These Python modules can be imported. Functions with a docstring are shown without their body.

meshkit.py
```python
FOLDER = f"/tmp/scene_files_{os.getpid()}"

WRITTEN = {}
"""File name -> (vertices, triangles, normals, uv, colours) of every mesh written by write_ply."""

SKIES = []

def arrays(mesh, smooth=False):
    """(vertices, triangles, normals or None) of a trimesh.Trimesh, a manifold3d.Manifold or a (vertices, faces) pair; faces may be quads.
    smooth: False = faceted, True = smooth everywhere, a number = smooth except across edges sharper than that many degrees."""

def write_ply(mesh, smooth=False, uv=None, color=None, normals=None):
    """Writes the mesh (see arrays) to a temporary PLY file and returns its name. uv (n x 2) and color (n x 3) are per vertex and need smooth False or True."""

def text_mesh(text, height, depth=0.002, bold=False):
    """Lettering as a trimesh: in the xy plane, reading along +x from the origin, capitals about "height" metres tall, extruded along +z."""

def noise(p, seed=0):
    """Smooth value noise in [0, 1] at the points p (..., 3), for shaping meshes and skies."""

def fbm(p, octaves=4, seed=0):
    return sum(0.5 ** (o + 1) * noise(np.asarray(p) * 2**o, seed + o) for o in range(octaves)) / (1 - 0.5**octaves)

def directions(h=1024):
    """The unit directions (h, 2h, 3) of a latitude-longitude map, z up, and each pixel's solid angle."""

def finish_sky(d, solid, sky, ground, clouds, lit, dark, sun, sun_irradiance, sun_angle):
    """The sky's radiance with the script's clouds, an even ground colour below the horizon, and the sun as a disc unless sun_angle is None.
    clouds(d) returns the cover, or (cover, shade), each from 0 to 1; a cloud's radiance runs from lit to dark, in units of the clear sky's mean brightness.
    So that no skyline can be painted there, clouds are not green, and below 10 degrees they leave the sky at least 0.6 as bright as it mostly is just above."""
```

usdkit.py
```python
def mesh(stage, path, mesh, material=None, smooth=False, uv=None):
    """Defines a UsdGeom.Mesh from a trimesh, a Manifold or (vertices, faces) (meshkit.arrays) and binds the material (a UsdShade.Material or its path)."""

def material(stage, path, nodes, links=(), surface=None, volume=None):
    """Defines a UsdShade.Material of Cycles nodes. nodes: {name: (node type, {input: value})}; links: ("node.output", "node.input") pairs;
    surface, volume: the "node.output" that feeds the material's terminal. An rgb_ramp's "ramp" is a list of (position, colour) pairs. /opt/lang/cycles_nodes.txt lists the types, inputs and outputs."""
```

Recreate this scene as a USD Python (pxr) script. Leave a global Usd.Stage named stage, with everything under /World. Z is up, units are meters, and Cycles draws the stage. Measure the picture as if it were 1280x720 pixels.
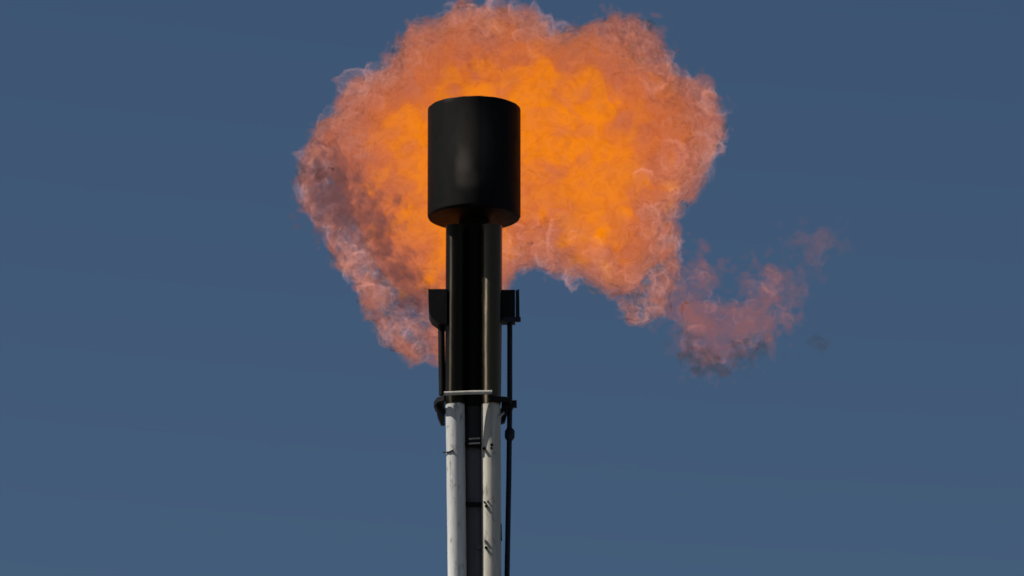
import math
import numpy as np
import scipy.fft as sfft
from scipy import ndimage
import trimesh
import usdkit
from pxr import Usd, UsdGeom, UsdLux, UsdShade, Gf, Sdf

stage = Usd.Stage.CreateInMemory()
UsdGeom.SetStageUpAxis(stage, UsdGeom.Tokens.z)
UsdGeom.SetStageMetersPerUnit(stage, 1.0)
UsdGeom.Xform.Define(stage, '/World')
UsdGeom.Scope.Define(stage, '/World/Looks')

# ------------------------------------------------------------------ camera
PITCH = math.radians(16.0)          # the tip stands 16 degrees above the viewer's horizon
DIST, EYE = 99.0, 1.6               # metres to the stack, eye height
F_PX = 13377.0                      # focal length in pixels of a 1280 wide picture (a long telephoto)
CAM = np.array([0.37, -DIST, EYE])
cam = UsdGeom.Camera.Define(stage, '/World/camera')
cam.CreateHorizontalApertureAttr(36.0)
cam.CreateVerticalApertureAttr(36.0 * 9 / 16)
cam.CreateFocalLengthAttr(36.0 * F_PX / 1280.0)
cam.CreateClippingRangeAttr(Gf.Vec2f(0.5, 100000.0))
cam.CreateFStopAttr(2.0)
cam.CreateFocusDistanceAttr(96.0)
cam.AddTranslateOp().Set(Gf.Vec3d(*CAM.tolist()))
cam.AddRotateXOp().Set(90.0 + math.degrees(PITCH))
EXPOSURE = 0.5
cam.CreateExposureAttr(EXPOSURE)

# ------------------------------------------------------------------ sky and sun
SUN_EL, SUN_AZ = math.radians(54.0), math.radians(-99.0)   # azimuth from +y towards +x: the sun is to the left, a little behind the viewer
L = np.array([math.sin(SUN_AZ) * math.cos(SUN_EL), math.cos(SUN_AZ) * math.cos(SUN_EL), math.sin(SUN_EL)])
dome = UsdLux.DomeLight.Define(stage, '/World/sky')
sky_mat = usdkit.material(stage, '/World/Looks/sky', {
    'sky': ('sky_texture', {'sky_type': 'single_scattering', 'sun_disc': False, 'sun_elevation': SUN_EL,
                            'sun_rotation': math.atan2(L[0], L[1]), 'altitude': 100.0, 'air_density': 1.0,
                            'aerosol_density': 1.0, 'ozone_density': 1.0}),
    'deep': ('gamma', {'gamma': 1.4}),
    'tone': ('hsv', {'hue': 0.497, 'saturation': 1.03, 'value': 0.315, 'fac': 1.0}),
    'bg': ('background_shader', {'strength': 0.05}),
}, [('sky.color', 'deep.color'), ('deep.color', 'tone.color'), ('tone.color', 'bg.color')], surface='bg.background')
UsdShade.MaterialBindingAPI.Apply(dome.GetPrim()).Bind(sky_mat)
dome.GetPrim().SetCustomDataByKey('label', 'clear steel blue daytime sky')
dome.GetPrim().SetCustomDataByKey('kind', 'structure')
sun = UsdLux.DistantLight.Define(stage, '/World/sun')
sun.CreateIntensityAttr(1.25)
sun.CreateNormalizeAttr(True)
sun.CreateAngleAttr(0.53)
sun.CreateColorAttr(Gf.Vec3f(1.0, 0.94, 0.84))
m4 = trimesh.geometry.align_vectors([0, 0, 1], L)
sun.AddTransformOp().Set(Gf.Matrix4d(m4.T.tolist()))

# ------------------------------------------------------------------ helpers
UP = 1.0 / math.cos(PITCH)


def P(px, py, y=0.0):
    """The place at depth y (metres behind the stack's axis) that stands at a point of the 1280 x 720 survey picture."""
    a, b = (px - 640) / F_PX, (360 - py) / F_PX
    d = np.array([a, math.cos(PITCH) - b * math.sin(PITCH), math.sin(PITCH) + b * math.cos(PITCH)])
    return CAM + d * ((y - CAM[1]) / d[1])


S = 0.0077                                      # metres per survey pixel at the stack
X0 = P(592.5, 360)[0]                           # the stack's axis


def Z(py):
    return float(P(592, py)[2])


R = 58.3 * S                                    # the barrel's radius
names = {}


def numbered(path):
    n = names.get(path, 0)
    names[path] = n + 1
    return path if n == 0 else f'{path}_{n:03d}'


def tag(prim, label=None, category=None, group=None, kind=None):
    for k, v in (('label', label), ('category', category), ('group', group), ('kind', kind)):
        if v:
            prim.SetCustomDataByKey(k, v)


def thing(name, label, category, loc=(0, 0, 0), group=None):
    x = UsdGeom.Xform.Define(stage, numbered('/World/' + name))
    x.AddTranslateOp().Set(Gf.Vec3d(*map(float, loc)))
    tag(x.GetPrim(), label, category, group)
    return x.GetPrim()


def part(name, mesh, mat, parent, smooth=35, label=None, kind=None):
    """One mesh of the scene, given in world coordinates, as a child of parent (whose only move is a translation)."""
    if parent is None:
        path, off = numbered('/World/' + name), np.zeros(3)
    else:
        path = numbered(f'{parent.GetPath()}/{name}')
        off = np.array(UsdGeom.XformCache().GetLocalToWorldTransform(parent).ExtractTranslation())
    if isinstance(mesh, tuple):
        mesh = (np.asarray(mesh[0]) - off, mesh[1])
    else:
        mesh = mesh.copy()
        mesh.apply_translation(-off)
    p = usdkit.mesh(stage, path, mesh, mat, smooth=smooth).GetPrim()
    tag(p, label, None, None, kind)
    return p


def lathe(profile, cx, cy, n=72):
    """A closed (r, z) profile turned about the vertical axis at cx, cy."""
    m = trimesh.creation.revolve(np.array(profile, float), sections=n)
    m.apply_translation([cx, cy, 0])
    return m


def tube(points, r, sides=28):
    """A capped tube along a polyline, radius r (a number or one per point)."""
    p = np.asarray(points, float)
    r = np.broadcast_to(r, (len(p),)).astype(float)
    t = np.gradient(p, axis=0)
    t /= np.linalg.norm(t, axis=1, keepdims=True)
    ref = np.array([0, 1.0, 0]) if abs(t[:, 1]).max() < 0.9 else np.array([0, 0, 1.0])
    a = np.cross(t, ref)
    a /= np.linalg.norm(a, axis=1, keepdims=True)
    b = np.cross(t, a)
    th = np.arange(sides) * 2 * np.pi / sides
    v = p[:, None] + r[:, None, None] * (np.cos(th)[None, :, None] * a[:, None] + np.sin(th)[None, :, None] * b[:, None])
    v = v.reshape(-1, 3)
    f = []
    for i in range(len(p) - 1):
        for j in range(sides):
            k = (j + 1) % sides
            f += [[i * sides + j, i * sides + k, (i + 1) * sides + k], [i * sides + j, (i + 1) * sides + k, (i + 1) * sides + j]]
    c0, c1 = len(v), len(v) + 1
    v = np.vstack([v, p[0], p[-1]])
    e = (len(p) - 1) * sides
    for j in range(sides):
        k = (j + 1) % sides
        f += [[c0, k, j], [c1, e + j, e + k]]
    m = trimesh.Trimesh(v, np.array(f), process=False)
    m.fix_normals()
    return m


def plate(poly, y0, y1, bevel=0.004):
    """An upright plate: an outline of survey points, from depth y0 to y1, with chamfered edges."""
    from shapely.geometry import Polygon
    import manifold3d as mf
    pts = np.array([[P(x, y, y0)[0], P(x, y, y0)[2]] for x, y in poly])
    pg = Polygon(pts)
    if not pg.exterior.is_ccw:
        pts = pts[::-1]
    inner = np.array(Polygon(pts).buffer(-bevel, join_style=2).exterior.coords)[:-1]
    cloud = [[x, yy, z] for x, z in pts for yy in (y0 + bevel, y1 - bevel)] + [[x, yy, z] for x, z in inner for yy in (y0, y1)]
    h = mf.Manifold.hull_points(np.array(cloud, float)).to_mesh()
    return trimesh.Trimesh(h.vert_properties[:, :3], h.tri_verts, process=False)


def block(c, size, bevel=0.004):
    import manifold3d as mf
    c, h = np.asarray(c, float), np.asarray(size, float) / 2
    pts = []
    for sx in (-1, 1):
        for sy in (-1, 1):
            for sz in (-1, 1):
                s = np.array([sx, sy, sz])
                for k in range(3):
                    q = h - bevel
                    q[k] = h[k]
                    pts.append(c + s * q)
    m = mf.Manifold.hull_points(np.array(pts)).to_mesh()
    return trimesh.Trimesh(m.vert_properties[:, :3], m.tri_verts, process=False)


# ------------------------------------------------------------------ materials
def metal(name, dark, light, rough=(0.45, 0.7), scale=3.0, stretch=(1, 1, 0.35), specular=0.5, soot=None, metallic=0.0, bump=0.25, sheen_and_wear=(), brushed=0.0, tint=(1, 1, 1), stain=0.0):
    """Painted or sooted steel: two tones in patchy noise, uneven gloss, fine relief; soot = (z from, z to): blackened above (on the pipes also painted clamp shadow), fading out below."""
    nodes = {
        'g': ('geometry', {}),
        'map': ('mapping', {'scale': stretch}),
        'n': ('noise_texture', {'scale': scale, 'detail': 6.0, 'roughness': 0.6, 'distortion': 0.4}),
        'n2': ('noise_texture', {'scale': scale * 9, 'detail': 5.0, 'roughness': 0.65}),
        'mixn': ('mix_float', {'fac': 0.35}),
        'r': ('rgb_ramp', {'ramp': [(0.0, dark), (0.38, dark), (0.68, light), (1.0, light)]}),
        'rr': ('map_range', {'from_min': 0.3, 'from_max': 0.7, 'to_min': rough[0], 'to_max': rough[1], 'clamp': True}),
        'b': ('bump', {'strength': bump, 'distance': 0.004}),
        'p': ('principled_bsdf', {'specular_ior_level': specular, 'metallic': metallic, 'specular_tint': tint}),
    }
    links = [('g.position', 'map.vector'), ('map.vector', 'n.vector'), ('map.vector', 'n2.vector'), ('n.fac', 'mixn.a'), ('n2.fac', 'mixn.b'),
             ('mixn.result', 'r.fac'), ('n2.fac', 'rr.value'), ('rr.result', 'p.roughness'), ('n2.fac', 'b.height'), ('b.normal', 'p.normal')]
    if brushed:
        nodes['tan'] = ('tangent', {'direction_type': 'radial', 'axis': 'z'})
        nodes['p'][1].update(anisotropic=brushed, anisotropic_rotation=0.25)
        links += [('tan.tangent', 'p.tangent')]
    tone = 'r.color'
    if stain:                                         # grime: ragged dark spots and runs
        nodes |= {'sn': ('noise_texture', {'scale': 14.0, 'detail': 5.0, 'roughness': 0.7, 'distortion': 0.5}),
                  'sp': ('mapping', {'scale': (1, 1, 0.4)}),
                  'sk': ('map_range', {'range_type': 'smoothstep', 'from_min': 0.54, 'from_max': 0.72, 'to_min': 0.0, 'to_max': stain, 'clamp': True}),
                  'st': ('mix', {'color2': (0.09, 0.075, 0.06)})}
        links += [('g.position', 'sp.vector'), ('sp.vector', 'sn.vector'), ('sn.fac', 'sk.value'), ('sk.result', 'st.fac'), ('r.color', 'st.color1')]
        tone = 'st.color'
    for i, (c, size, a) in enumerate(sheen_and_wear):           # greyish places: the barrel's soft highlight painted in, plus a soot flake patch
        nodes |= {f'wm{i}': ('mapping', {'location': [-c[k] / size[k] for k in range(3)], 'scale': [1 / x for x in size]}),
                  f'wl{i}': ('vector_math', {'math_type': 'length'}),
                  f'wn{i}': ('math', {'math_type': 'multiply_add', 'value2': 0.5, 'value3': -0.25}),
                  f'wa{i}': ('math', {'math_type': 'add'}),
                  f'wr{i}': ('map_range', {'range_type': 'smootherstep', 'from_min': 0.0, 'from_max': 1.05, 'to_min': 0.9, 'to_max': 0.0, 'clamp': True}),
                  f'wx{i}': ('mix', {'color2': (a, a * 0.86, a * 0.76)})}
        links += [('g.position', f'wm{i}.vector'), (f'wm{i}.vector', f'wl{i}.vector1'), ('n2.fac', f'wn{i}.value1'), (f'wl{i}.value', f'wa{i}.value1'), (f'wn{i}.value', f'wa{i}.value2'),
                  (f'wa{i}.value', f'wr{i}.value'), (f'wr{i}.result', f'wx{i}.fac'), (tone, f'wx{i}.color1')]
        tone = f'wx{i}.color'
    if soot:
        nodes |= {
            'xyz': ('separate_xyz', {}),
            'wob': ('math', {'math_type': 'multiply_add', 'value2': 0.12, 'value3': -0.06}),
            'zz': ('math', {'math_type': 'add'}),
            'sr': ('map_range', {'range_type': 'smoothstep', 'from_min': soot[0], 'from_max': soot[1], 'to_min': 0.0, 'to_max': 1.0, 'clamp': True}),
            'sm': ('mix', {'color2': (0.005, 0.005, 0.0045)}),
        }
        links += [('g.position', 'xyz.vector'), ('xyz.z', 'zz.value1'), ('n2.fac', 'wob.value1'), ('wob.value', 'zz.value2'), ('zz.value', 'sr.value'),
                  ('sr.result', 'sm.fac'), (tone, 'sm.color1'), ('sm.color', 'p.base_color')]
    else:
        links += [(tone, 'p.base_color')]
    return usdkit.material(stage, '/World/Looks/' + name, nodes, links, surface='p.BSDF')


M = {
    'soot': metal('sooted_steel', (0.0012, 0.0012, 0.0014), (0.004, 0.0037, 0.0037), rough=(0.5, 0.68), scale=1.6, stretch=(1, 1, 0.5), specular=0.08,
                  sheen_and_wear=[((X0 - 0.0, -R, Z(190)), (0.30, 0.4, 0.66), 0.030), ((X0 - 0.09, -R, Z(222)), (0.13, 0.3, 0.30), 0.062), ((X0 - 0.05, -R, Z(240)), (0.17, 0.3, 0.14), 0.035), ((X0 - 0.24, -R + 0.07, Z(137)), (0.09, 0.12, 0.06), 0.03)]),  # front patches paint the barrel's sheen into colour; the last is a flake patch
    'neck': metal('blackened_pipe', (0.003, 0.0025, 0.002), (0.009, 0.006, 0.0035), rough=(0.26, 0.4), scale=2.2, stretch=(1, 1, 0.2), specular=0.26, brushed=0.85, tint=(1.0, 0.82, 0.6)),
    'neck_b': metal('burnished_pipe', (0.003, 0.0025, 0.002), (0.010, 0.007, 0.004), rough=(0.26, 0.4), scale=2.2, stretch=(1, 1, 0.2), specular=1.0, brushed=0.85, tint=(1.0, 0.80, 0.52)),
    'upper': metal('burnt_riser', (0.0015, 0.0013, 0.0012), (0.004, 0.003, 0.002), rough=(0.5, 0.65), scale=2.2, stretch=(1, 1, 0.2), specular=0.12),
    'dark': metal('dark_steel', (0.002, 0.002, 0.0025), (0.006, 0.0055, 0.006), rough=(0.5, 0.7), scale=5, specular=0.15),
    'pipe_a': metal('aluminium_pipe_cool', (0.34, 0.34, 0.335), (0.55, 0.55, 0.54), rough=(0.4, 0.6), scale=5.0, stretch=(1, 1, 0.10), stain=0.75, soot=(Z(512), Z(505))),  # black top end: soot, with the clamp ring's cast shadow painted in
    'pipe_b': metal('aluminium_pipe_warm', (0.29, 0.27, 0.235), (0.48, 0.455, 0.40), rough=(0.4, 0.6), scale=5.0, stretch=(1, 1, 0.10), stain=0.75, soot=(Z(512), Z(505))),  # same top fade: soot and the ring's shadow, both put into the colour
    'riser': metal('grey_riser', (0.055, 0.055, 0.06), (0.10, 0.10, 0.105), rough=(0.5, 0.7), scale=2.5, stretch=(1, 1, 0.15), soot=(Z(568), Z(556))),
    'bright': metal('bright_bar', (0.26, 0.25, 0.23), (0.46, 0.44, 0.41), rough=(0.4, 0.6), scale=8, metallic=0.2),
    'rod': metal('shade_blue_conduit', (0.004, 0.006, 0.014), (0.008, 0.011, 0.022), rough=(0.5, 0.7), scale=4, specular=0.3),  # bluish black: sky-lit shade put into the colour
    'concrete': metal('concrete', (0.26, 0.25, 0.23), (0.36, 0.35, 0.32), rough=(0.8, 0.95), scale=1.2, stretch=(1, 1, 1)),
    'earth': metal('dark_gravel', (0.045, 0.042, 0.038), (0.085, 0.078, 0.068), rough=(0.9, 1.0), scale=0.15, stretch=(1, 1, 1), bump=0.5),
}

# ------------------------------------------------------------------ the ground (below the frame)
n = 48
gx, gy = np.meshgrid(np.linspace(-1, 1, n + 1), np.linspace(-1, 1, n + 1), indexing='ij')
gx, gy = 6000 * np.sign(gx) * np.abs(gx) ** 2.5, 6000 * np.sign(gy) * np.abs(gy) ** 2.5
gv = np.stack([gx, gy, np.zeros_like(gx)], -1).reshape(-1, 3)
ii, jj = np.meshgrid(np.arange(n), np.arange(n), indexing='ij')
q = np.stack([ii * (n + 1) + jj, (ii + 1) * (n + 1) + jj, (ii + 1) * (n + 1) + jj + 1, ii * (n + 1) + jj + 1], -1).reshape(-1, 4)
part('ground', (gv, q), M['earth'], None, smooth=False, kind='structure')

# ------------------------------------------------------------------ the flare stack
stack = thing('flare_stack', 'black sooted gas flare stack with two silver pipes and a wide barrel tip', 'flare stack', (X0, 0, 0))
zt, zb = Z(136.5), Z(273.5)
bev = 0.028
prof = [(0.10, zb), (R - bev, zb), (R - 0.01, zb + 0.009), (R, zb + bev), (R, zt - 0.006), (R - 0.006, zt), (R - 0.016, zt), (R - 0.022, zt - 0.006),
        (R - 0.022, zb + 0.05), (0.10, zb + 0.05), (0.10, zb)]
barrel = lathe(prof, X0, 0, 160)
bv = np.array(barrel.vertices)
near = np.clip((bv[:, 2] - zt + 0.10) / 0.10, 0, 1)
turn = np.arctan2(bv[:, 1], bv[:, 0] - X0)
burnt = 0.005 * (usdkit.meshkit.noise(np.stack([9 * np.cos(turn), 9 * np.sin(turn), 0 * turn], -1), 3) - 0.6) + 0.008 * (usdkit.meshkit.noise(np.stack([3 * np.cos(turn), 3 * np.sin(turn), 0 * turn], -1), 8) - 0.5)
bv[:, 2] += near * burnt                        # the lip is warped and eaten by the fire
barrel.vertices = bv
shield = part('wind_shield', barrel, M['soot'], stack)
part('burner_head', lathe([(0, zb + 0.055), (0.27, zb + 0.055), (0.27, zb + 0.7), (0.24, zb + 0.75), (0.0, zb + 0.75)], X0, 0, 64), M['dark'], stack)
RN, rl, RY = 19 * S, 20 * S, 0.09
part('riser', lathe([(0, Z(491)), (RN, Z(491)), (RN, zb + 0.02), (0, zb + 0.02)], X0, RY, 48), M['upper'], stack, label='burnt black upper riser pipe under the barrel tip')
part('reducer', lathe([(0, Z(509)), (rl + 0.012, Z(509)), (rl + 0.012, Z(491) - 0.004), (0, Z(491) - 0.004)], X0, RY, 48), M['upper'], stack)
part('riser', lathe([(0, 0.62), (rl, 0.62), (rl, Z(509) - 0.004), (0, Z(509) - 0.004)], X0, RY, 48), M['riser'], stack, label='grey lower riser pipe between the two light pipes')
part('footing', lathe([(0, -0.3), (1.4, -0.3), (1.4, 0.46), (1.36, 0.5), (0, 0.5)], X0, 0, 8), M['concrete'], stack, smooth=False)
part('base_plate', lathe([(0, 0.502), (0.55, 0.502), (0.55, 0.555), (0.2, 0.56), (0.2, 0.616), (0, 0.616)], X0, 0, 48), M['dark'], stack)


def along(pts, y, low=None):
    """A run of survey points carried down to the footing."""
    p = [P(a, b, y) for a, b in pts]
    p.append([p[-1][0], y, 0.52 if low is None else low])
    return p


PY = -0.09                                      # depth of the two light pipes
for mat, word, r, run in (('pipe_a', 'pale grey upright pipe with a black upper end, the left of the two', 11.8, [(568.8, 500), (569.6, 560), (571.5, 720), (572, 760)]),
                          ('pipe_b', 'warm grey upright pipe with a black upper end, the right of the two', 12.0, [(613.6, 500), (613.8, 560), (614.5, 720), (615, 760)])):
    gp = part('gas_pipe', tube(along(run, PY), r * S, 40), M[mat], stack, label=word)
    x = run[0][0]
    w = r + (0.35 if r < 11.9 else 1.6)
    part('blackened_sleeve', tube([P(x + 0.6, 283, PY), P(x + 0.3, 380, PY), P(x, 500, PY), P(x, 506, PY)], [w * S, w * S, (r + 0.6) * S, (r + 0.3) * S], 40), M['neck' if r < 11.9 else 'neck_b'], gp)
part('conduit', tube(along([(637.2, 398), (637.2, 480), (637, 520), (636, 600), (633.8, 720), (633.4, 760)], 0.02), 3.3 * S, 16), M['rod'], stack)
part('pilot_tube', tube([P(551.5, 396, -0.05), P(552, 440, -0.05), P(553, 494, -0.05)], 4.3 * S, 16), M['dark'], stack)
# hoods on both sides of the riser
part('pilot_box', plate([(535, 361), (559, 361), (559, 406), (547, 402), (540, 397), (536, 390)], -0.17, 0.10), M['dark'], stack)
bx = part('pilot_box', plate([(626, 362), (644, 362), (644, 399), (626, 399)], -0.09, 0.12), M['dark'], stack)
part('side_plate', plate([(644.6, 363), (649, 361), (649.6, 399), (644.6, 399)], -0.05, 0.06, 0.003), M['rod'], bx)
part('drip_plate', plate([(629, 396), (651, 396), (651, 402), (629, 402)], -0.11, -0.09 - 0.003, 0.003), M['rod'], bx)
# the clamp frame round the pipes
fr = [(-36, -27.5), (19, -27.5), (44, -20), (48, 0), (46, 22), (22, 47), (-20, 47), (-46, 24), (-48, 0), (-44, -20)]
zc = Z(494)
cf = None
for i in range(len(fr)):
    a, b = np.array(fr[i]) * S, np.array(fr[(i + 1) % len(fr)]) * S
    if i == 0:
        cf = part('clamp_frame', tube([P(555, 492, a[1]), P(590, 490.6, a[1]), P(615, 490.3, b[1])], 2.6 * S, 16), M['bright'], stack, label='bright bar of the clamp frame')
        continue
    d = b - a
    ang = math.atan2(d[1], d[0])
    m = block([0, 0, 0], [np.linalg.norm(d) + 0.01, 0.03, 0.055], 0.005)
    m.apply_transform(trimesh.transformations.rotation_matrix(ang, [0, 0, 1]))
    c = (a + b) / 2
    m.apply_translation([X0 + c[0], c[1], zc - 0.03 - 0.06])
    part('frame_bar', m, M['dark'], stack)
# fittings hanging under the frame
part('fitting', plate([(545, 499), (556, 499), (556, 529), (551, 529), (547, 520), (545, 508)], -0.06, 0.04), M['dark'], stack)
part('fitting', plate([(627, 500), (636, 500), (634, 515), (631, 526), (626, 528)], -0.1, 0.0), M['dark'], stack)
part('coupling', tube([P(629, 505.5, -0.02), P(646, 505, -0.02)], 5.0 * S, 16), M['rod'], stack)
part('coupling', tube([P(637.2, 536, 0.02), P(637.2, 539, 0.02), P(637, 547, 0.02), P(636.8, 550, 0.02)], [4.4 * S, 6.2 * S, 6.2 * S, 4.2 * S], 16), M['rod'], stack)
part('strap', tube([P(624, 521, -0.16), P(633, 513, -0.05)], 1.6 * S, 10), M['bright'], stack)


def clamp(py, marks, spread=(581, 602), col='dark'):
    """A pipe clamp: a bar between the two pipes with the nuts that show on it."""
    c = part('pipe_clamp', block((P(spread[0], py, -0.10) + P(spread[1], py, -0.10)) / 2, [(spread[1] - spread[0]) * S, 0.03, 5 * S], 0.004), M[col], stack)
    for x, y, r, k in marks:
        part('nut', tube([P(x, y, -0.190), P(x, y, -0.15)], r * S, 6), M[k], c)


clamp(556, [(605, 560.5, 2.2, 'dark'), (614.5, 556, 2.0, 'dark'), (614, 560, 1.6, 'dark')])
for y in (548.5, 554.5):
    part('clamp_strap', tube([P(586, y, -0.122), P(600, y - 0.8, -0.122)], 1.0 * S, 10), M['pipe_b'], stack)
part('strap', tube([P(554, 565.5, -0.10), P(561, 565, -0.165), P(566.5, 562.5, -0.187)], 0.9 * S, 8), M['dark'], stack)
clamp(630.5, [(605.5, 627.5, 1.3, 'dark'), (610, 627, 1.2, 'dark'), (607.5, 632.5, 1.8, 'dark')])
clamp(684, [(607.5, 684.5, 2.0, 'dark'), (607, 676.5, 2.0, 'bright')], spread=(597, 602), col='riser')
part('strap', tube([P(625, 655, -0.10), P(625.5, 676, -0.10)], 2.0 * S, 10), M['dark'], stack)


# ------------------------------------------------------------------ fire: closed bodies of glowing gas cut from a turbulent field
def nets(F, origin, h):
    """The surface F = 0 of a grid field (surface nets): vertices and quads."""
    F = np.array(F)
    for ax in range(3):
        end = [slice(None)] * 3
        end[ax] = [0, -1]
        F[tuple(end)] = np.minimum(F[tuple(end)], -1e-3)      # closed at the grid's faces
    s = F > 0
    cells = np.zeros(tuple(k - 1 for k in F.shape), np.int8)
    for a, b, c in np.ndindex(2, 2, 2):
        cells += s[a:a + F.shape[0] - 1, b:b + F.shape[1] - 1, c:c + F.shape[2] - 1]
    idx = np.argwhere((cells > 0) & (cells < 8))
    number = np.full(cells.shape, -1, np.int32)
    number[tuple(idx.T)] = np.arange(len(idx))
    acc, cnt = np.zeros((len(idx), 3)), np.zeros(len(idx))
    corners = list(np.ndindex(2, 2, 2))
    val = {c: F[idx[:, 0] + c[0], idx[:, 1] + c[1], idx[:, 2] + c[2]] for c in corners}
    for c in corners:
        for ax in range(3):
            if c[ax]:
                continue
            d = tuple(1 if k == ax else c[k] for k in range(3))
            va, vb = val[c], val[d]
            hit = (va > 0) != (vb > 0)
            t = va[hit] / (va[hit] - vb[hit])
            e = np.tile(np.array(c, float), (len(t), 1))
            e[:, ax] = t
            acc[hit] += e
            cnt[hit] += 1
    v = (idx + acc / cnt[:, None]) * h + origin
    quads = []
    for ax in range(3):
        o1, o2 = [k for k in range(3) if k != ax]
        lo = [slice(None)] * 3
        hi = [slice(None)] * 3
        lo[ax], hi[ax] = slice(0, -1), slice(1, None)
        ch = s[tuple(lo)] != s[tuple(hi)]
        e = np.argwhere(ch)
        e = e[(e[:, o1] > 0) & (e[:, o2] > 0) & (e[:, o1] < F.shape[o1] - 1) & (e[:, o2] < F.shape[o2] - 1)]
        g = []
        for da, db in ((1, 1), (0, 1), (0, 0), (1, 0)):
            k = e.copy()
            k[:, o1] -= da
            k[:, o2] -= db
            g.append(number[tuple(k.T)])
        g = np.stack(g, 1)
        flip = s[tuple(e.T)] ^ (ax == 1)
        g[~flip] = g[~flip][:, ::-1]
        quads.append(g)
    return v, np.vstack(quads)


def octaves(shape, h, seed, waves):
    """Band-limited Gaussian noise fields (unit variance), one per wavelength in metres, on a periodic grid."""
    rng = np.random.default_rng(seed)
    full = tuple(sfft.next_fast_len(k, real=True) for k in shape)
    spec = sfft.rfftn(rng.standard_normal(full, dtype=np.float32), workers=4)
    k2 = (np.fft.fftfreq(full[0], h)[:, None, None] ** 2 + np.fft.fftfreq(full[1], h)[None, :, None] ** 2 + np.fft.rfftfreq(full[2], h)[None, None] ** 2).astype(np.float32)
    k = np.sqrt(k2)
    out = []
    for w in waves:
        filt = np.exp(-0.5 * ((k * w - 1) / 0.38) ** 2).astype(np.float32)
        f = sfft.irfftn(spec * filt, s=full, workers=4)[:shape[0], :shape[1], :shape[2]]
        out.append((f / f.std()).astype(np.float32))
    return out


def outline_distance(poly, xs, zs, scale):
    """Signed distance in metres (inside positive) of the upright outline (world x, z), on a grid."""
    from PIL import Image, ImageDraw
    k = 2
    im = Image.new('L', (len(xs) * k, len(zs) * k), 0)
    pts = [((x - xs[0]) / scale * k, (z - zs[0]) / scale * k) for x, z in poly]
    ImageDraw.Draw(im).polygon(pts, fill=255)
    a = np.asarray(im).T > 0
    d = ndimage.distance_transform_edt(a) - ndimage.distance_transform_edt(~a)
    return ndimage.gaussian_filter(d, 2.0)[::k, ::k].astype(np.float32) * scale / k


def gas(name, absorb, emit, scatter=(0, 0, 0)):
    return usdkit.material(stage, '/World/Looks/' + name, {'v': ('volume_coefficients', {
        'absorption_coeffs': absorb, 'emission_coeffs': emit, 'scatter_coeffs': scatter, 'anisotropy': 0.3})}, volume='v.volume')


EX = 2.0 ** -EXPOSURE


def glow(c, k):
    return tuple(float(x) * k * EX for x in c)


def body(poly, box, depth, W, H, h):
    """Grid and inward distance of an inflated upright outline: round in depth, half thickness H, edge radius W, centred on depth(x, z)."""
    x0, y0, x1, y1 = box
    lo, hi = P(x0, y1, depth), P(x1, y0, depth)
    ny = int(2 * (H + 0.3) / h)
    xs, zs = np.arange(lo[0], hi[0], h), np.arange(lo[2], hi[2], h)
    ys = depth + (np.arange(ny) - ny / 2) * h
    D = outline_distance([(P(a, b, depth)[0], P(a, b, depth)[2]) for a, b in poly], xs, zs, h)
    return xs, ys, zs, D


def inflate(D, Y, W, H):
    a = np.maximum(1 - D / W, 0)[:, None, :]
    return (W * (1 - np.sqrt(a * a + (Y / H) ** 2))).astype(np.float32)


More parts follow.
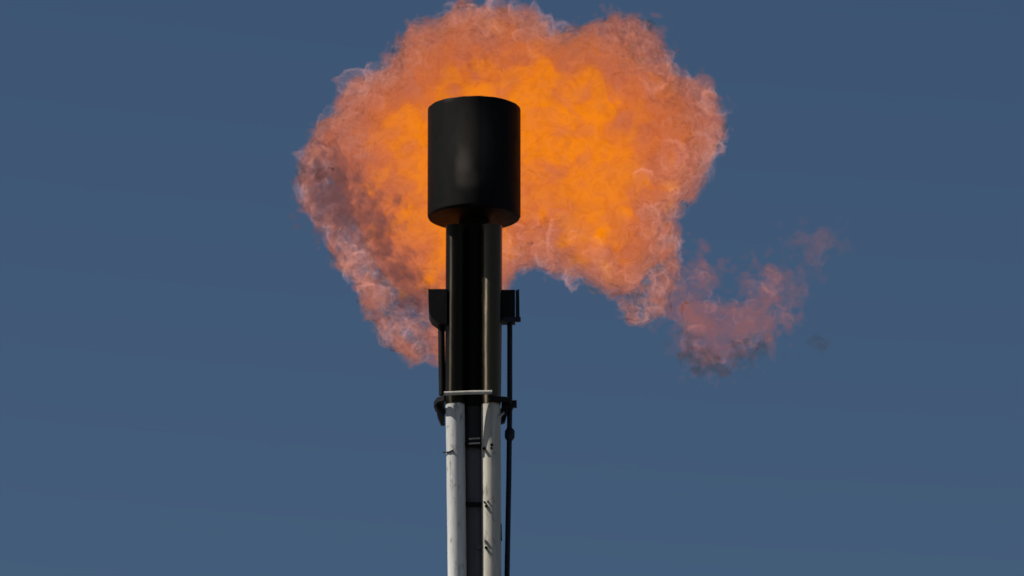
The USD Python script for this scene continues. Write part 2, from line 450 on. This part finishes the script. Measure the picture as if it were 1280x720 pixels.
OUTER = [(547, 24), (577, 15), (600, 22), (625, 14), (650, 16), (678, 25), (692, 44), (715, 46), (740, 40), (775, 30), (800, 34), (822, 50), (832, 76), (850, 94),
         (878, 108), (898, 130), (906, 150), (900, 185), (886, 205), (870, 243), (848, 260), (834, 280), (851, 296), (848, 320), (846, 345), (830, 382), (808, 402),
         (787, 396), (767, 372), (737, 350), (700, 337), (670, 327), (651, 330), (641, 345), (634, 358), (620, 385), (590, 425), (560, 448), (545, 448), (520, 450),
         (492, 424), (467, 398), (442, 353), (412, 308), (397, 283), (378, 250), (373, 215), (387, 192), (397, 160), (416, 145), (424, 118), (441, 101), (472, 86),
         (497, 68), (508, 50), (525, 38)]
CORE = [(510, 85), (560, 50), (600, 42), (640, 40), (680, 55), (720, 70), (775, 70), (814, 103), (846, 138), (860, 165), (850, 205), (825, 250), (808, 285), (798, 330), (776, 350),
        (745, 333), (710, 312), (685, 300), (650, 300), (625, 320), (590, 380), (556, 380), (532, 362), (504, 338), (483, 297), (465, 238), (458, 180), (472, 120)]
HOT = [(535, 128), (565, 108), (640, 96), (700, 94), (745, 106), (790, 140), (808, 185), (802, 230), (786, 275), (776, 312), (752, 324), (722, 296), (690, 270),
       (650, 270), (622, 296), (590, 355), (560, 362), (530, 340), (500, 300), (482, 245), (478, 190), (495, 150)]
BROWN = [(386, 222), (396, 200), (416, 198), (436, 212), (446, 240), (442, 270), (428, 282), (408, 272), (392, 252)]
BROWN1 = [(452, 246), (468, 238), (482, 256), (488, 290), (504, 322), (528, 352), (546, 376), (540, 398), (512, 384), (484, 350), (462, 312), (446, 276)]
BROWN2 = [(770, 48), (795, 40), (815, 55), (826, 78), (845, 98), (868, 112), (860, 124), (832, 112), (808, 92), (785, 78)]


def kink(F, n, parts):
    out = F.copy()
    for k, a in parts:
        out += a * n[k]
    return out


def cut(F, W):
    return np.minimum(F, W).astype(np.float32)


TAIL = [(372, 215), (388, 195), (410, 190), (440, 230), (455, 270), (485, 320), (520, 355), (548, 372), (548, 448), (520, 450), (492, 424), (467, 398), (442, 353), (412, 308), (397, 283), (378, 250)]
TIP = [(790, 345), (815, 315), (845, 295), (855, 300), (850, 345), (832, 385), (808, 404), (790, 398), (765, 374), (735, 352), (700, 338), (670, 328), (640, 330), (660, 308), (700, 316), (745, 330), (775, 350)]


def ramp(x, a, b):
    t = np.clip((x - a) / (b - a), 0, 1)
    return t * t * (3 - 2 * t)


h = 0.0175
DEPTH, W, H = 1.25, 0.80, 0.95
xs, ys, zs, D = body(OUTER, (340, -16, 940, 480), DEPTH, W, H, h)
org = np.array([xs[0], ys[0], zs[0]])


def dist(poly):
    return outline_distance([(P(a, b, DEPTH)[0], P(a, b, DEPTH)[2]) for a, b in poly], xs, zs, h)


n = octaves((len(xs), len(ys), len(zs)), h, 7, [1.1, 0.5, 0.26, 0.14, 0.078, 0.05])
Y = (ys - DEPTH)[None, :, None].astype(np.float32) + 0.14 * np.clip(n[0], -1.8, 1.8)          # the sheet of fire wavers in depth
front = 1.0 - 0.85 * ramp(Y, 0.12, 0.40)                                  # the finest folds on the near side and the outline only
thin = ramp(np.maximum(dist(TAIL), dist(TIP)), -0.05, 0.12)[:, None, :]   # the ragged tail on the left and the tip on the right burn thin
F0 = inflate(D, Y, W, H)
F0t = np.minimum(F0, 0.10 - 0.55 * np.abs(Y + 0.1) + 0.5 * (1 - thin)).astype(np.float32)
# the fire keeps clear of the steel: nothing in front of the axis but above the mouth
XX, YY, ZZ = (xs - X0)[:, None, None], ys[None, :, None], zs[None, None, :]
clear = np.where(ZZ > zt + 0.03, 1.0, np.sqrt(XX ** 2 + YY ** 2) - (R + 0.03)).astype(np.float32)
rng = np.random.default_rng(5)


def puffs(D, xs, zs, count, inner, wobble, rmin, rmax, half, width, front_share=0.72, keep_off=None):
    """Round billows strewn over the rim of an inflated outline: centres and radii, the larger ones near the outline."""
    out = []
    while len(out) < count:
        i, k = rng.integers(0, len(xs)), rng.integers(0, len(zs))
        d = D[i, k]
        if not -0.015 < d < inner or rng.random() > np.exp(-max(d, 0) / (0.42 * inner)):
            continue
        r = rmin + (rmax - rmin) * rng.random() ** 2.2
        if d < 0.7 * r - 0.03 or (keep_off is not None and keep_off[i, k] > -0.04):
            continue
        deep = half * math.sqrt(max(0.0, 1 - (1 - min(max(d, 0), width) / width) ** 2))
        y = DEPTH + (-1 if rng.random() < front_share else 1) * deep * rng.uniform(0.5, 1.0) + rng.normal() * wobble
        if math.hypot(xs[i] - X0, y) < R + r + 0.05 and zs[k] < zt + 0.1:
            continue
        out.append((xs[i], y, zs[k], r))
    return out


ICO = {k: trimesh.creation.icosphere(k) for k in (2, 3)}


def crescents(list_of_puffs, thick, big=0.075):
    """Each billow as a thin curled sheet: a hollow round shell that is thick on one side and closes to nothing on the other."""
    from meshkit import noise
    V, T, at = [], [], 0
    for x, y, z, r in list_of_puffs:
        m = ICO[3 if r > big else 2]
        d = np.array(m.vertices)
        axis = rng.normal(size=3) * (1, 0.6, 1)
        axis /= np.linalg.norm(axis)
        s = np.clip(0.35 + 0.75 * (d @ axis), 0, 1)
        sq = np.exp(0.38 * rng.normal(size=3).clip(-1.2, 1.2))
        bump = 1 + 0.45 * (noise(d * 1.7 + rng.random(3) * 50)[:, None] - 0.5) + 0.42 * (noise(d * 3.6 + rng.random(3) * 50)[:, None] - 0.5) + 0.3 * (noise(d * 7.5 + rng.random(3) * 50)[:, None] - 0.5)
        o = d * bump * r * sq
        q = o * (1 - 0.004 - thick * s[:, None] ** 1.5)
        f = np.array(m.faces)
        V += [o + (x, y, z), q + (x, y, z)]
        T += [f + at, f[:, ::-1] + at + len(d)]
        at += 2 * len(d)
    return np.vstack(V), np.vstack(T)


Dh = dist(HOT)
swarm = puffs(D, xs, zs, 800, 0.42, 0.05, 0.025, 0.135, H * 0.95, W, keep_off=Dh)
balls = np.full(F0.shape, -1.0, np.float32)
for x, y, z, r in puffs(D, xs, zs, 420, 0.16, 0.05, 0.04, 0.17, H * 0.9, W, 0.6):
    a = [max(0, int((c - r - 0.08 - g[0]) / h)) for c, g in ((x, xs), (y, ys), (z, zs))]
    b = [int((c + r + 0.08 - g[0]) / h) + 2 for c, g in ((x, xs), (y, ys), (z, zs))]
    bl = tuple(slice(p, q) for p, q in zip(a, b))
    dist3 = np.sqrt((xs[bl[0]] - x)[:, None, None] ** 2 + (ys[bl[1]] - y)[None, :, None] ** 2 + (zs[bl[2]] - z)[None, None, :] ** 2)
    balls[bl] = np.maximum(balls[bl], 0.85 * r - dist3)
lumps = 0.045 * (np.abs(n[2]) - 0.8) + front * (0.040 * (np.abs(n[3]) - 0.8) + 0.016 * (np.abs(n[4]) - 0.8))
Ff = F0t + lumps + 0.03 * n[1] - 0.10 * ramp(Dh, -0.02, 0.14)[:, None, :]
Ff = np.maximum(Ff, balls + 0.25 * lumps)
# rents in the outer gas, where the sky looks through: only near the outline and in the thin places
rents = 0.05 * (1.15 - n[2] - 0.5 * n[3] - 0.6 * thin) + 0.9 * np.maximum(D[:, None, :] - 0.34, 0) * (1 - thin)
Ff = cut(np.minimum(Ff, rents), clear)
flame = thing('flame', 'large orange gas flame billowing behind the black barrel tip', 'flame', (X0, DEPTH, zt))
part('outer_fire', nets(Ff, org, h), gas('fringe_gas', (1.6, 1.8, 2.1), glow((0.52, 0.155, 0.096), 1.6)), flame, smooth=False)
# thin curled sheets of fire over the rim: bright where they are seen edge on
part('fire_curls', crescents(swarm, 0.30), gas('curl_gas', (1.0, 1.0, 1.0), glow((0.56, 0.25, 0.20), 2.8)), flame, smooth=False, kind='stuff')
# the orange body and the hot heart
e = 2


def coarse(F):
    return ndimage.gaussian_filter(F, 0.8)[::e, ::e, ::e]


Dc = dist(CORE)
Fc = inflate(Dc, Y, 0.7, 0.88) + 0.07 * n[1] + 0.06 * n[2] + 0.045 * n[3]
Fc = coarse(cut(np.minimum(Fc, F0 - 0.02), clear))
part('inner_fire', nets(Fc, org, h * e), gas('core_gas', (0.6, 0.9, 1.8), glow((0.66, 0.168, 0.006), 0.85)), flame, smooth=False)
Fh = inflate(Dh, Y + 0.05, 0.6, 0.80) + 0.09 * n[1] + 0.07 * n[2] + 0.04 * n[3]
Fh = coarse(cut(np.minimum(Fh, F0 - 0.03), clear))
part('fire_heart', nets(Fh, org, h * e), gas('hot_gas', (0.9, 1.2, 6.0), glow((0.82, 0.30, 0.0), 1.6)), flame, smooth=False)


def veil(name, light, k, scale, dark=0.80, mottle=1.0):
    """The glowing skin of the gas: thin ragged filaments of flame with clear gas between them, and faint sooty flecks."""
    return usdkit.material(stage, '/World/Looks/' + name, {
        'g': ('geometry', {}),
        'a': ('noise_texture', {'scale': scale, 'detail': 4.0, 'roughness': 0.55, 'distortion': 1.6}),
        'b': ('noise_texture', {'scale': scale * 0.33, 'detail': 3.0, 'roughness': 0.6, 'distortion': 0.6}),
        'c': ('noise_texture', {'scale': scale * 0.8, 'detail': 5.0, 'roughness': 0.7, 'distortion': 0.8}),
        'd': ('math', {'math_type': 'subtract', 'value2': 0.5}),
        'ab': ('math', {'math_type': 'absolute'}),
        'line': ('map_range', {'range_type': 'smoothstep', 'from_min': 0.0, 'from_max': 0.075, 'to_min': 1.0, 'to_max': 0.0, 'clamp': True}),
        'where': ('map_range', {'range_type': 'smoothstep', 'from_min': 0.40, 'from_max': 0.62, 'to_min': 0.0, 'to_max': 1.0, 'clamp': True}),
        'rim': ('attribute', {'attribute': 'rim'}),
        'm1': ('math', {'math_type': 'multiply'}),
        'm2': ('math', {'math_type': 'multiply'}),
        'm3': ('math', {'math_type': 'multiply', 'value2': k, 'use_clamp': True}),
        'soot': ('rgb_ramp', {'ramp': [(0.0, (dark, dark * 0.96, dark * 0.96)), (0.36, (dark, dark * 0.96, dark * 0.96)), (0.47, (1, 1, 1)), (1.0, (1, 1, 1))]}),
        'f': ('noise_texture', {'scale': scale * 1.1, 'detail': 5.0, 'roughness': 0.6, 'distortion': 1.2}),
        'mott': ('rgb_ramp', {'ramp': [(0.0, (0.90, 0.86, 0.80)), (0.36, (0.90, 0.86, 0.80)), (0.56, (1, 1, 1)), (1.0, (1, 1, 1))]}),
        'both': ('mix', {'mix_type': 'multiply', 'fac': mottle}),
        'tone': ('mix', {'color1': (1, 1, 1)}),
        't': ('transparent_bsdf', {}),
        'e': ('emission', {'color': light, 'strength': EX}),
        'mix': ('mix_closure', {}),
    }, [('g.position', 'a.vector'), ('g.position', 'b.vector'), ('g.position', 'c.vector'), ('a.fac', 'd.value1'), ('d.value', 'ab.value1'), ('ab.value', 'line.value'),
        ('b.fac', 'where.value'), ('line.result', 'm1.value1'), ('where.result', 'm1.value2'), ('m1.value', 'm2.value1'), ('rim.fac', 'm2.value2'), ('m2.value', 'm3.value1'),
        ('c.fac', 'soot.fac'), ('soot.color', 'tone.color2'), ('rim.fac', 'tone.fac'), ('g.position', 'f.vector'), ('f.fac', 'mott.fac'), ('tone.color', 'both.color1'), ('mott.color', 'both.color2'), ('both.color', 't.color'), ('m3.value', 'mix.fac'), ('t.BSDF', 'mix.closure1'), ('e.emission', 'mix.closure2')], surface='mix.closure')


def skin(name, F, D, lo, hi, mat, parent, step=1):
    v, f = nets(F[::step, ::step, ::step], org, h * step)
    p = part(name, (v, f), mat, parent, smooth=False)
    d = ndimage.map_coordinates(D, [(v[:, 0] - xs[0]) / h, (v[:, 2] - zs[0]) / h], order=1, mode='nearest')
    rim = np.clip((hi - d) / (hi - lo), 0.025, 1.0)
    from pxr import Vt
    UsdGeom.PrimvarsAPI(p).CreatePrimvar('rim', Sdf.ValueTypeNames.FloatArray, 'vertex').Set(Vt.FloatArray.FromNumpy(rim.astype(np.float32)))
    return p


Fs = cut(ndimage.gaussian_filter(F0t + 0.03 * n[1] + 0.03 * (np.abs(n[2]) - 0.8), 1.5) - 0.012, clear)
skin('fire_skin', Fs, Dh, -0.16, 0.04, veil('skin_of_fire', (0.64, 0.29, 0.225), 0.22, 8.0, 0.80), flame, 2)

def soot_skin(name, color, k):
    """The sooty skin of a smoke puff: ragged thin patches, mostly clear."""
    return usdkit.material(stage, '/World/Looks/' + name, {
        'g': ('geometry', {}),
        'a': ('noise_texture', {'scale': 9.0, 'detail': 5.0, 'roughness': 0.6, 'distortion': 1.0}),
        'f': ('map_range', {'range_type': 'smoothstep', 'from_min': 0.45, 'from_max': 0.75, 'to_min': 0.0, 'to_max': k, 'clamp': True}),
        't': ('transparent_bsdf', {}), 'd': ('diffuse_bsdf', {'color': color}), 'mix': ('mix_closure', {}),
    }, [('g.position', 'a.vector'), ('a.fac', 'f.value'), ('f.result', 'mix.fac'), ('t.BSDF', 'mix.closure1'), ('d.BSDF', 'mix.closure2')], surface='mix.closure')


sooty = soot_skin('skin_of_smoke', (0.11, 0.06, 0.05), 0.12)
# brown smoke curling out of the flame
for poly, dep, label, wide in ((BROWN, DEPTH - 0.72, 'brown smoke puff at the far left edge of the flame', 0.3), (BROWN1, DEPTH - 0.85, 'maroon smoke band along the lower left edge of the orange core', 0.2), (BROWN2, DEPTH - 0.45, 'dark smoke curl on the upper right edge of the flame', 0.2)):
    px = np.array(poly)
    hs = 0.018
    sx, sy, sz, Ds = body(poly, (px[:, 0].min() - 25, px[:, 1].min() - 25, px[:, 0].max() + 25, px[:, 1].max() + 25), dep, 0.25, wide, hs)
    m = octaves((len(sx), len(sy), len(sz)), hs, 21, [0.5, 0.25, 0.13, 0.07, 0.042])
    Ys = (sy - dep)[None, :, None] + 0.08 * np.clip(m[0], -1.8, 1.8)
    Fp = inflate(Ds, Ys, 0.22, wide) + 0.07 * m[1] + 0.09 * m[2] + 0.05 * (np.abs(m[3]) - 0.8) + 0.015 * m[4] - 0.055
    cl = np.sqrt((sx - X0)[:, None, None] ** 2 + sy[None, :, None] ** 2) - (R + 0.02) + 0 * sz[None, None]
    puff = thing('smoke_puff', label, 'smoke', (float(P(*px.mean(0), dep)[0]), dep, float(P(*px.mean(0), dep)[2])), 'smoke curling out of the flame')
    o = np.array([sx[0], sy[0], sz[0]])
    part('smoke_skin', nets(ndimage.gaussian_filter(Fp if Fp.ndim == 3 else Fp, 1.5)[::2, ::2, ::2], o, hs * 2), sooty, puff, smooth=False)
    part('smoke_body', nets(cut(Fp, cl), o, hs), gas('brown_smoke', (3.4, 3.6, 3.4), glow((0.175, 0.072, 0.066), 3.0), (0.1, 0.09, 0.09)), puff, smooth=False)

# the torn-off wisp to the right
WISP = [(846, 392), (858, 372), (868, 345), (884, 330), (893, 345), (890, 372), (905, 384), (930, 376), (944, 352), (960, 336), (973, 346), (976, 372), (986, 390), (972, 412), (948, 428), (915, 446), (882, 458), (864, 446), (852, 420)]
TRAIL = [(972, 378), (990, 340), (1000, 318), (1008, 296), (1022, 286), (1040, 292), (1045, 314), (1030, 330), (1012, 346), (1000, 372), (985, 392)]
LINK = [(836, 352), (850, 330), (862, 350), (868, 385), (880, 400), (866, 415), (850, 404), (834, 392), (826, 372)]
SMUT = [(862, 418), (880, 440), (905, 444), (935, 436), (955, 436), (930, 452), (900, 464), (872, 460), (858, 440)]
wisp = thing('flame_wisp', 'faint pink wisp of fire torn off to the right of the flame', 'flame', P(910, 410, DEPTH))
h = 0.014
for k, (poly, name, wide, dens, seed) in enumerate(((WISP, 'wisp_body', 0.30, 1.0, 31), (TRAIL, 'wisp_trail', 0.22, 0.4, 37), (LINK, 'wisp_neck', 0.28, 0.9, 41))):
    px = np.array(poly)
    xs, ys, zs, D = body(poly, (px[:, 0].min() - 30, px[:, 1].min() - 30, px[:, 0].max() + 30, px[:, 1].max() + 30), DEPTH, 0.25, wide, h)
    org = np.array([xs[0], ys[0], zs[0]])
    m = octaves((len(xs), len(ys), len(zs)), h, seed, [0.6, 0.3, 0.15, 0.08, 0.045])
    Yw = (ys - DEPTH)[None, :, None] + 0.1 * np.clip(m[0], -1.8, 1.8)
    Fw = inflate(D, Yw, 0.25, wide)
    Fb = (Fw + 0.08 * m[1] + 0.07 * m[2] + 0.03 * (np.abs(m[3]) - 0.8) + 0.008 * m[4] - 0.035).astype(np.float32)
    part(name, nets(Fb, org, h), gas('wisp_gas' + ('', '_thin', '_faint')[k], (1.0 * dens, 1.0 * dens, 1.0 * dens), glow((0.33, 0.105, 0.088), 1.05 * dens)), wisp, smooth=False)
    if k < 2:
        sw = [p for p in puffs(D, xs, zs, (130, 24)[k], 0.22, 0.08, 0.018, 0.075, wide * 0.8, 0.25)]
        part('wisp_curls', crescents(sw, 0.3, 0.045), gas('wisp_curl_gas' + ('', '_thin')[k], (0.9, 0.9, 0.9), glow((0.42, 0.15, 0.12), 3.4 * dens)), wisp, smooth=False, kind='stuff')
    skin('wisp_skin', ndimage.gaussian_filter(Fw + 0.05 * m[1] - 0.03, 1.2).astype(np.float32), D, -0.2, 0.6, veil('skin_of_wisp' + ('', '_thin', '_faint')[k], (0.36, 0.18, 0.16), 0.30 * dens, 11.0, 0.97, 0.0), wisp)
SPECK = [(1012, 428), (1022, 418), (1036, 420), (1040, 432), (1030, 444), (1014, 440)]
for poly, dep, wide, label, thick in ((SMUT, DEPTH - 0.15, 0.22, 'brown smoke under the torn-off wisp right of the flame', 1.0), (SPECK, DEPTH, 0.12, 'tiny faint smudge of smoke alone in the sky, farthest right', 0.7)):
    px = np.array(poly)
    sx, sy, sz, Ds = body(poly, (px[:, 0].min() - 28, px[:, 1].min() - 28, px[:, 0].max() + 28, px[:, 1].max() + 28), dep, 0.2, wide, h)
    m = octaves((len(sx), len(sy), len(sz)), h, 43, [0.5, 0.25, 0.13, 0.07, 0.042])
    k = min(1.0, wide / 0.2)
    Fp = inflate(Ds, (sy - dep)[None, :, None] + 0.05 * k * np.clip(m[0], -1.8, 1.8), 0.2, wide) + k * (0.05 * m[1] + 0.04 * m[2] + 0.02 * m[3] - 0.01)
    puff = thing('smoke_puff', label, 'smoke', P(*px.mean(0), dep), 'smoke curling out of the flame')
    part('smoke_body', nets(Fp.astype(np.float32), np.array([sx[0], sy[0], sz[0]]), h), gas('thin_smoke' + '_faint' * (thick < 1), (1.4 * thick, 1.4 * thick, 1.5 * thick), glow((0.09, 0.06, 0.05), 0.8 * thick), (0.3, 0.28, 0.26)), puff, smooth=False)
    part('smoke_skin', nets(ndimage.gaussian_filter(Fp, 1.5)[::2, ::2, ::2].astype(np.float32), np.array([sx[0], sy[0], sz[0]]), h * 2), sooty, puff, smooth=False)
